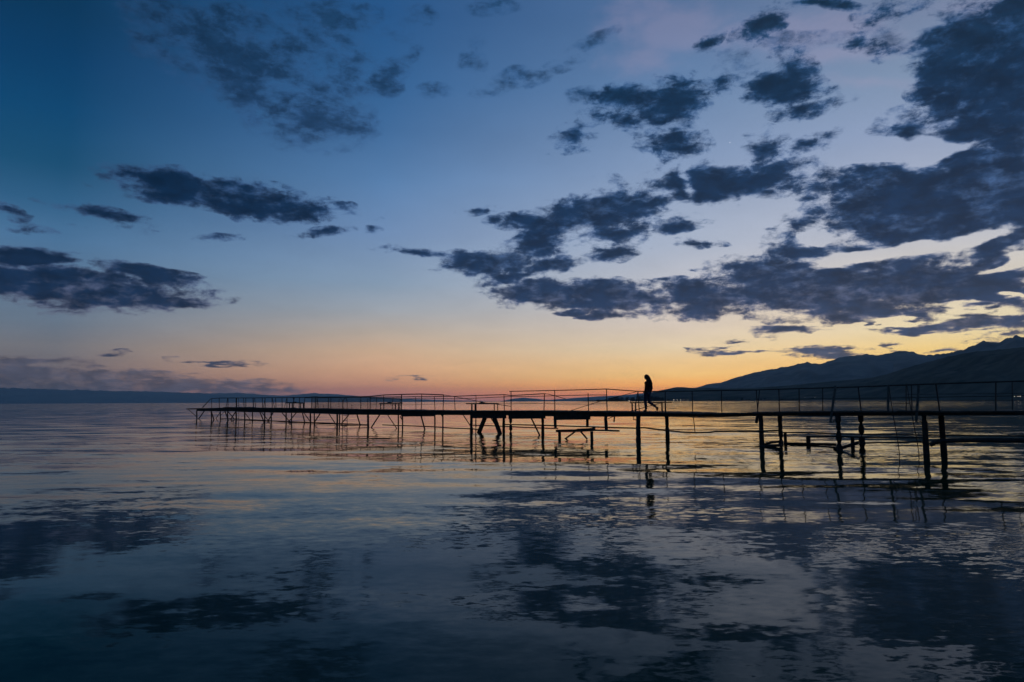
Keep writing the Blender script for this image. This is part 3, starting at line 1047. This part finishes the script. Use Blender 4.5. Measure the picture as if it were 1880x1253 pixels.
# railing posts: top pixel, y, foot pixel, y, width, plane
RN, RF = .08, WIDTH - .08
D_ = lambda px: interp([(a, b) for a, b, c in DECK], px) + .9
RP = [
    (388.6, 732, 388.6, 1.0, RN), (402.3, 731, 402.6, 1.3, RN), (418.6, 731, 418.6, 1.3, RN), (418, 731.5, 414.8, 1.0, RF), (433.8, 731, 434, 2.1, RN), (447.2, 731, 448.4, 1.3, RF), (451.2, 731, 451.4, 1.3, RN),
    (464.6, 731, 465.6, 1.5, RN), (467.4, 731, 469.4, 1.2, RF), (481.6, 731, 482, 1.3, RN), (486.6, 731, 486.8, 1.5, RN), (487, 731, 483, 1.0, RF), (499.4, 731, 499.8, 1.4, RN), (499.6, 731, 504.8, 1.1, RF), (506, 731, 506.8, 1.3, RN),
    (517.8, 731, 518, 1.3, RN), (527, 731, 526.8, 1.4, RN), (526.6, 731, 521.6, 1.0, RF), (549.8, 731, 549, 1.5, RN), (559.6, 731, 558.4, 1.3, RN), (572.6, 730, 572, 1.5, RN), (579.2, 729.5, 579.2, 1.7, RN),
    (582, 729.5, 582, 1.2, RF), (582.2, 730, 585.2, 1.0, RF), (593.5, 743.5, 593.6, .9, RN), (603, 731, 602.6, 1.6, RN), (607.6, 731, 606.8, 1.4, RF), (645.9, 743, 646.2, 1.0, RN), (662.5, 729.5, 662.4, 1.4, RN),
    (675.2, 733, 675.2, 1.1, RF), (679.7, 728, 679.7, 1.5, RN), (691.5, 730, 690.4, 1.1, RF), (704.5, 725.2, 704.5, 1.3, RN), (721.6, 729.5, 719.8, 1.3, RF), (735, 732, 733.6, 1.2, RF), (737.1, 724.5, 736.9, 2.0, RN),
    (763.3, 728.4, 763.7, 1.2, RF), (774.4, 723.8, 773.3, 1.5, RN), (797.2, 728, 798.8, 1.4, RF), (814.4, 725, 813.4, 1.5, RN), (834.4, 728, 835.6, 1.3, RF), (873.7, 726, 874.6, 1.4, RF), (925.3, 724.8, 926, 1.6, RF),
    (938.2, 718.8, 938.4, 1.7, RN), (999.6, 723, 998.6, 1.7, RF), (1018.3, 717.4, 1018.6, 1.7, RN), (1079.6, 722.4, 1080.6, 1.7, RF), (1113.4, 714.4, 1114.6, 1.8, RN),
    (1171, 719, 1165.2, 1.2, RF), (1171.2, 718.8, 1173.8, 1.6, RN), (1221.4, 719.2, 1221.2, 1.7, RN), (1270.6, 718.4, 1271.8, 1.7, RN), (1324.5, 717.4, 1325.4, 1.7, RN), (1388.4, 716.4, 1391.4, 1.7, RN), (1394.4, 716.5, 1390.6, 1.6, RF),
    (1429.8, 715, 1431.2, 2.0, RN), (1467, 714, 1467.5, 1.9, RF), (1510.4, 712.6, 1510.6, 1.8, RF), (1575.5, 711, 1581.2, 2.3, RN), (1663.6, 707.4, 1663.6, 1.8, RN), (1673.2, 707, 1674.4, 1.9, RF), (1718, 705.4, 1725.4, 2.5, RN),
    (1828.2, 701.8, 1828.2, 2.4, RN), (1858.2, 701, 1858.6, 1.6, RF), (1906, 700, 1906, 2.4, RN),
]
for x0, y0, x1, wpx, s in RP:
    strut('railing_post', [(x0, y0), (x1, D_(x1))], wpx, s, M_IRON, False)
# bare boards bolted upright against the side
for x0, y0, x1, y1, wpx in ((1534, 708.5, 1524.4, 776.5, 4.0), (1631, 708.4, 1630.6, 757, 3.8), (1686.8, 708, 1682, 776.4, 4.2)):
    strut('side_board', [(x0, y0), (x1, y1)], wpx, -.07, M_BARE, True, .35)

RAILS = [
    ('handrail', [(371.4, 749), (386.5, 733), (390, 732), (404, 731.2), (450, 731), (500, 730.7), (560, 730), (573, 729.3), (582, 728.7), (585, 729.6), (640, 729.2), (679.7, 728.2), (704.5, 725.6), (737, 724.6), (774, 723.8), (814, 725.4)], 1.3, RN),
    ('fallen_rail', [(814, 725.4), (830, 727.8), (860, 733.5), (892, 740), (912, 742.6), (937.5, 746.4)], 1.1, RN + .1),
    ('handrail', [(560, 731.2), (640, 730), (737, 729.2), (763.4, 728.6), (800, 728.4), (835, 728), (873.7, 726.4), (925.3, 725), (940, 726.6), (999.6, 723.2)], 1.2, RF),
    ('fallen_rail', [(999.6, 723.2), (1007, 724), (1018, 727), (1038, 732.6)], 1.2, RF + .05),
    ('middle_rail', [(680, 732), (737, 732.6), (785, 731.4), (834, 732.6), (873.7, 731.4), (925, 729), (940, 728.4), (965, 728.6), (1018, 727), (1080, 725.6), (1113.4, 725.6)], 1.0, RN),
    ('wire', [(680, 742.4), (737, 743.2), (750, 743.8), (800, 742.2), (850, 740.2), (938, 740.4), (1018, 740.6), (1113, 740.2)], .5, RF),
    ('wire', [(855, 741), (938, 742), (1000, 740.8), (1022, 742.6), (1040, 743.4), (1080, 743.2), (1113, 741.6)], .5, RN),
    ('handrail', [(935.6, 719), (938.2, 718.9), (1018.3, 717.3), (1070, 716), (1113.4, 714.6), (1140, 716.6), (1171, 718.8), (1221.4, 719.3), (1270.6, 718.4), (1324.5, 717.4), (1388.4, 716.4), (1430, 715), (1500, 713), (1575.5, 710.8), (1663.6, 707.2), (1740, 704.4), (1828, 701.6), (1880, 700), (1990, 697)], 1.7, RN),
    ('fallen_rail', [(1044, 755.6), (1080, 744), (1113, 733.5), (1140, 727), (1168, 719.8)], 1.1, RN + .15),
    ('fallen_rail', [(1156, 756), (1185, 748), (1205, 742.4), (1214, 740.4), (1220, 739.4)], 1.2, RN + .3),
    ('wire', [(1221, 739.6), (1250, 740), (1290, 741.6), (1312, 742.4), (1350, 741.2), (1388, 739)], .6, RN),
    ('wire', [(1392, 740), (1500, 738.4), (1640, 737), (1760, 736.2), (1880, 735.2)], .6, RF),
    ('middle_rail', [(1430, 733.6), (1520, 732.4), (1640, 731), (1720, 729.5), (1880, 727), (1990, 726)], 1.2, RF),
    ('middle_rail', [(1663.6, 724.5), (1760, 723.6), (1828, 723), (1880, 722.2), (1990, 721)], 1.0, RN),
]
for nm, pts, wpx, s in RAILS:
    strut(nm, pts, wpx, s, M_IRON, False)

# chain-link netting tied to the railing, panel by panel
NET = [(572.4, 603), (603, 637), (637, 662.4), (662.4, 679.7), (679.7, 704.5), (704.5, 720.6), (720.6, 737)]
for xa, xb in NET:
    a, b = at(xa, 751, RN + .02), at(xb, 752, RN + .02)
    ta, tb = tpos_of(a), tpos_of(b)
    if ta > tb:
        ta, tb = tb, ta
    H_ = .82
    mb = MB()
    p_ = .17
    k = ta - H_
    while k < tb:
        for sgn in (1, -1):
            # a diagonal from (k,0) to (k+H,H), clipped to the panel
            lo, hi = max(k, ta), min(k + H_, tb)
            if hi - lo > .04:
                z0_, z1_ = lo - k, hi - k
                if sgn < 0:
                    z0_, z1_ = H_ - z0_, H_ - z1_
                mb.tube([along(lo, RN + .02 + .004 * sgn, ztop(lo) + .03 + z0_), along(hi, RN + .02 + .004 * sgn, ztop(hi) + .03 + z1_)], .0085, 3)
        k += p_
    mb.build('wire_netting', M_IRON, pier)

# ---------------------------------------------------------------- things that stand on or by the pier


def bench(name, label, group, cat, seat, legs, s, depth=.34, wpx=1.8):
    """seat ((x0,y0),(x1,y1)), legs [(x, foot y, width px)]"""
    a, b = at(*seat[0], s), at(*seat[1], s)
    mid = (a + b) / 2
    root = empty(name, (mid.x, mid.y, ztop(tpos_of(mid))), label, cat, group)
    MB().box_path([a + N_FAR * depth / 4.1, b + N_FAR * depth / 4.1], depth / 2.1, px2m(a, wpx)).build('seat', M_PLANK, root)
    MB().box_path([a - N_FAR * depth / 4.1, b - N_FAR * depth / 4.1], depth / 2.1, px2m(a, wpx)).build('seat', M_PLANK, root)
    for x, wl in legs:
        top = at(x, seat[0][1] + (seat[1][1] - seat[0][1]) * (x - seat[0][0]) / (seat[1][0] - seat[0][0]), s)
        for off in (-depth * .36, depth * .36):
            p = top + N_FAR * off
            foot = p.copy()
            foot.z = ztop(tpos_of(p)) + .002
            p.z -= px2m(a, wpx) / 2
            MB().box_path([foot, p], px2m(a, wl), px2m(a, wl), Vector(U_OUT)).build('leg', M_BEAM, root)
    return root


G_B = 'benches on the pier deck'
bench('bench', 'plank bench beside the person, under the low wire rail', G_B, 'bench', ((1160.4, 739.6), (1229, 739.2)), [(1163.6, 1.8), (1218.4, 1.8)], 1.15)
bench('bench', 'plank bench with a dark bundle on it, under the sloping fallen rail', G_B, 'bench', ((859.8, 741.7), (911.6, 741.7)), [(869.4, 1.9), (910.6, 1.2)], 1.15)
bench('bench', 'plank bench seen through the netting at the middle of the pier', G_B, 'bench', ((700.5, 741.4), (735.4, 740.6)), [(701.8, 1.1), (729, 1.4)], 1.2)
bench('bench', 'small bench towards the outer end of the pier below a short post', G_B, 'bench', ((527.5, 739.8), (555.6, 740.4)), [(534.2, 1.4), (554.6, 1.4)], 1.1)


def bundle(label, px, py, s, lx, lz):
    c = at(px, py, s)
    rt = MB()
    n_, m_ = 9, 5
    ball(rt, (0, 0, 0), 1, n_, m_ + 2)
    vv = []
    for q in rt.v:
        k = 1 + .18 * noise.noise(q * 2.2 + Vector((px, 0, 0)))
        w_ = U_OUT * (q.x * lx * k) + N_FAR * (q.y * .14 * k) + Vector((0, 0, max(q.z, -.8) * lz * k))
        vv.append(c + w_)
    o = mesh_obj('cloth_bundle', vv, rt.f, mat('dark_cloth', (.03, .03, .035), .9, .1, 12), smooth=True)
    tag(o, label, 'bundle', 'dark bundles lying on the benches')


a_ = at(885, 741.7, 1.15)
bundle('dark cloth bundle lying on the bench under the fallen rail', 885, 740.6, 1.15, .24, .055)
bundle('dark cloth bundle lying on the bench behind the netting', 715.5, 739.8, 1.2, .2, .055)
bundle('dark cloth bundle lying on the small outer bench', 541, 738.9, 1.1, .26, .055)
# slim post rising behind the outer bench
pp = at(539.5, 730, 1.45)
pf = pp.copy()
pf.z = ztop(tpos_of(pp)) + .002
rt = empty('parasol_stand', pf, 'short dark stand rising behind the small outer bench', 'stand')
MB().tube([pf, pp], .035, 7).build('pole', M_IRON, rt)
MB().tube([pf, pf + Vector((0, 0, .05))], .18, 10).build('foot', M_IRON, rt)
MB().tube([pp - Vector((0, 0, .16)), pp - Vector((0, 0, .02))], .07, 8).build('collar', M_IRON, rt)


def ladder(label, rails, rungs, s, npx, hoop=None):
    p0 = at(*rails[0][-1], s)
    root = empty('swim_ladder', (p0.x, p0.y, 0), label, 'ladder', 'swim ladders hanging from the pier')
    for r_ in rails:
        P_ = [at(x, y, s) for x, y in r_]
        e = P_[-1] + (P_[-1] - P_[-2]).normalized() * .5
        e.z = -.45
        MB().tube(P_ + [e], px2m(P_[0], npx) / 2, 7).build('side_rail', M_IRON, root, True)
    for (x0, y0), (x1, y1) in rungs:
        a, b = at(x0, y0, s), at(x1, y1, s)
        MB().tube([a, b], px2m(a, npx * .8) / 2, 6).build('rung', M_IRON, root, True)
    return root


ladder('thin crooked metal ladder hanging into the water near the right end of the pier',
       [[(1631.6, 706), (1634.6, 729), (1640.6, 767), (1648.4, 811)], [(1664.6, 704), (1668.2, 727), (1675, 767), (1684, 812)]],
       [((1641.8, 773.6), (1676.2, 773.2)), ((1645.4, 793.4), (1679.8, 793.2)), ((1636.6, 742), (1670.4, 741))], -.16, 1.4)
ladder('narrow metal ladder with one rung near the outer end of the pier',
       [[(434.8, 731.4), (434.6, 760), (434.6, 775)], [(438.2, 731.6), (438.4, 760), (438.4, 775)]],
       [((434.6, 759.4), (438.4, 759.6)), ((434.6, 768), (438.4, 768.2)), ((434.7, 745), (438.3, 745.2))], -.12, .8)
ladder('metal swim ladder with hooped handles rising above the pier deck',
       [[(622.3, 751), (622.2, 738), (622.8, 733.6), (625, 731.8), (627.6, 733.4), (628.8, 737), (628.8, 785)], [(630, 751), (630.2, 737), (631.4, 733.2), (634, 731), (636.4, 733), (637.4, 738), (637.3, 787)]],
       [((628.8, 762.8), (637.3, 763.6)), ((628.8, 772), (637.3, 772.8)), ((628.8, 782), (637.3, 783))], -.12, 1.1)

# low broken trestle standing in the lake in front of the pier
S_T = -1.05
tb = at(1056, 800, S_T)
tre = empty('broken_trestle', (tb.x, tb.y, 0), 'low broken wooden trestle standing in the water before the pier', 'trestle')


def tpart(name, pts, npx, material, square=True, s=S_T, flat=1.0):
    P_ = [at(x, y, s) for x, y in pts]
    wd = px2m(P_[0], npx)
    mb = MB()
    if square:
        mb.box_path(P_, wd * flat, wd)
    else:
        mb.tube(P_, wd / 2, 9, None, .06)
    return mb.build(name, material, tre)


tpart('beam', [(1022.6, 791.6), (1062, 791), (1091, 789.6)], 4.6, M_BEAM, True, flat=1.4)
tpart('board', [(1091, 790.2), (1112, 790.6), (1135.6, 791.6)], 2.8, M_PLANK, True, flat=2.2)
tpart('board', [(1060, 788.4), (1083, 787.4), (1092, 786)], 1.8, M_PLANK, True, flat=2.2)
for xx in (1027.2, 1086.2):
    a, b = at(xx, 792.5, S_T), at(xx + .6, 806, S_T)
    b.z = -.6
    MB().tube([a, a.lerp(b, .5), b], px2m(a, 5.6) / 2, 9, None, .05).build('leg', M_PILE, tre)
tpart('brace', [(1055, 793.5), (1036.5, 807)], 2.3, M_BEAM)
tpart('brace', [(1066.5, 793), (1078, 806.5)], 2.3, M_BEAM)

# stumps of older piles
for x, y, wpx, lab in ((1441.6, 795.2, 6.0, 'old pile stump beside the leaning pile at the start of the low beam'),
                       (1483.6, 800.4, 8.0, 'thick old pile stump standing alone between two pile pairs'),
                       (1565, 804, 7.0, 'short old pile stump crossed by the slanting timber')):
    a = at(x, y, FAR_ + .16)
    b = a.copy()
    b.z = -.6
    r_ = px2m(a, wpx) / 2
    o = MB().tube([b, b.lerp(a, .4), b.lerp(a, .75), a], r_, 10, [r_ * 1.05, r_, r_ * .97, r_ * .93], .05).build('pile_stump', M_PILE)
    tag(o, lab, 'stump', 'old pile stumps under the pier')

# ---------------------------------------------------------------- the person
foot_mid = at(1190, 757.6, .85)
ft = tpos_of(foot_mid)
FEET = along(ft, .85, ztop(ft) + .006)
person = empty('person', FEET, 'person with long hair in dark red top and jeans walking head bowed', 'person')


def loc(f_, r_, z_):
    return U_OUT * f_ + N_FAR * r_ + Vector((0, 0, z_))


def skin(name, joints, edges, material, parent=None, root=0, sub=2, extra=None):
    """joints: (forward, right, up, radius) in metres; grown into one continuous surface"""
    me = bpy.data.meshes.new(name)
    me.from_pydata([tuple(loc(*j[:3])) for j in joints], edges, [])
    o = bpy.data.objects.new(name + '_frame', me)
    col.objects.link(o)
    md = o.modifiers.new('skin', 'SKIN')
    md.use_smooth_shade = True
    lay = me.skin_vertices[0].data
    for i, j in enumerate(joints):
        rx = j[3]
        ry = j[4] if len(j) > 4 else rx
        lay[i].radius = (rx, ry)
        lay[i].use_root = (i == root)
    sb = o.modifiers.new('sub', 'SUBSURF')
    sb.levels = sb.render_levels = sub
    dg = bpy.context.evaluated_depsgraph_get()
    ev = o.evaluated_get(dg)
    nm = bpy.data.meshes.new_from_object(ev)
    bpy.data.objects.remove(o)
    nm.name = name
    nm.materials.clear()
    nm.materials.append(material)
    nm.polygons.foreach_set('use_smooth', [True] * len(nm.polygons))
    ob = bpy.data.objects.new(name, nm)
    col.objects.link(ob)
    if parent:
        ob.parent = parent
    return ob


M_SKIN = mat('skin', (.30, .18, .13), .6, .3)
M_TOP = mat('dark_red_top', (.10, .022, .024), .9, .1, 30, .1, .3)
M_JEAN = mat('blue_jeans', (.05, .062, .095), .9, .1, 40, .1, .3)
M_HAIR = mat('dark_hair', (.012, .009, .008), .6, .3, 20)
M_SHOE = mat('dark_shoe', (.03, .025, .022), .7, .3)

# one continuous body
J = [
    (.02, 0, .86, .105), (.015, 0, .98, .092), (-.02, 0, 1.12, .10), (-.035, 0, 1.24, .085), (-.01, 0, 1.335, .046), (.035, 0, 1.40, .060), (.055, 0, 1.475, .088), (.05, 0, 1.555, .070),   # 0-7 pelvis..crown
    (.135, 0, 1.43, .030), (.155, 0, 1.47, .014),                                                             # 8 jaw/mouth, 9 nose
    (.025, -.09, .80, .078), (.075, -.085, .45, .052), (.045, -.085, .10, .036),                              # left leg
    (.02, .09, .80, .078), (-.01, .085, .40, .052), (-.36, .085, .20, .036),                                   # right leg
    (-.035, -.15, 1.22, .052), (-.075, -.195, 1.0, .037), (.02, -.185, .82, .028), (.05, -.17, .76, .026),       # left arm, hand in pocket
    (-.035, .15, 1.22, .052), (-.075, .195, 1.0, .037), (.02, .185, .82, .028), (.05, .17, .76, .026),           # right arm
    (.13, -.09, .045, .03), (-.40, .085, .06, .03),                                                          # feet
]
E_ = [(0, 1), (1, 2), (2, 3), (3, 4), (4, 5), (5, 6), (6, 7), (5, 8), (6, 9), (0, 10), (10, 11), (11, 12), (0, 13), (13, 14), (14, 15), (3, 16), (16, 17), (17, 18), (18, 19), (3, 20), (20, 21), (21, 22), (22, 23), (12, 24), (15, 25)]
skin('body', J, E_, M_SKIN, person)
k_ = .018
skin('top', [(.022, 0, .80, .118, .15), (.02, 0, .92, .114, .14), (.01, 0, 1.05, .118, .14), (-.015, 0, 1.17, .124, .145), (-.03, 0, 1.265, .095, .12), (-.02, 0, 1.325, .062),
             (-.045, -.15, 1.225, .066), (-.075, -.185, 1.00, .055), (.005, -.185, .835, .05), (-.045, .15, 1.225, .066), (-.075, .185, 1.00, .055), (.005, .185, .835, .05)],
     [(0, 1), (1, 2), (2, 3), (3, 4), (4, 5), (4, 6), (6, 7), (7, 8), (4, 9), (9, 10), (10, 11)], M_TOP, person)
skin('jeans', [(.02, 0, .87, .118, .14), (.025, -.09, .79, .095), (.055, -.088, .60, .082), (.075, -.085, .45, .068), (.055, -.085, .26, .060), (.045, -.085, .075, .055),
               (.02, .09, .79, .095), (.0, .088, .58, .082), (-.01, .085, .40, .068), (-.19, .085, .30, .060), (-.36, .085, .20, .052)],
     [(0, 1), (1, 2), (2, 3), (3, 4), (4, 5), (0, 6), (6, 7), (7, 8), (8, 9), (9, 10)], M_JEAN, person)
skin('hair', [(.075, 0, 1.585, .058), (.03, 0, 1.545, .092), (-.02, 0, 1.46, .095, .105), (-.065, 0, 1.36, .082, .11), (-.115, 0, 1.26, .075, .12), (-.15, 0, 1.16, .062, .12), (-.155, 0, 1.05, .035, .09),
              (.085, -.075, 1.50, .03), (.05, -.085, 1.40, .032), (.085, .075, 1.50, .03), (.05, .085, 1.40, .032)],
     [(0, 1), (1, 2), (2, 3), (3, 4), (4, 5), (5, 6), (1, 7), (7, 8), (1, 9), (9, 10)], M_HAIR, person, root=1)
skin('shoe', [(.005, -.085, .05, .048), (.075, -.087, .042, .042), (.165, -.09, .036, .036)], [(0, 1), (1, 2)], M_SHOE, person)
skin('shoe', [(-.405, .085, .215, .046), (-.42, .085, .125, .044), (-.39, .085, .042, .038)], [(0, 1), (1, 2)], M_SHOE, person)

# a bird far out over the lake
bd = fwd + c_right * ((661 - 940) / 1253) - c_up * ((613 - 626.5) / 1253)
bp = Vector((0, 0, CAM_H)) + bd * 330
bird = empty('bird', bp, 'small dark bird flying over the lake, alone in clear sky', 'bird')
M_BIRD = mat('bird_feathers', (.03, .03, .032), .9, .1)
MB().tube([bp + Vector((-.26, 0, 0)), bp + Vector((-.14, 0, .02)), bp, bp + Vector((.16, 0, .03)), bp + Vector((.24, 0, .05)), bp + Vector((.32, 0, .04))], .07, 7, [.02, .06, .08, .06, .045, .012]).build('body', M_BIRD, bird, True)
for sg in (-1, 1):
    wv = [bp + Vector(q) for q in ((-.1, 0, .05), (.1, 0, .05), (.12, sg * .3, .16), (-.06, sg * .3, .15), (-.08, sg * .62, .08), (.0, sg * .62, .09))]
    wv += [q + Vector((0, 0, .018)) for q in wv]
    MBw = MB()
    MBw.v = wv
    MBw.f = [(0, 1, 2, 3), (3, 2, 5, 4), (6, 9, 8, 7), (9, 10, 11, 8), (0, 6, 7, 1), (1, 7, 8, 2), (2, 8, 11, 5), (5, 11, 10, 4), (4, 10, 9, 3), (3, 9, 6, 0)]
    MBw.build('wing', M_BIRD, bird)
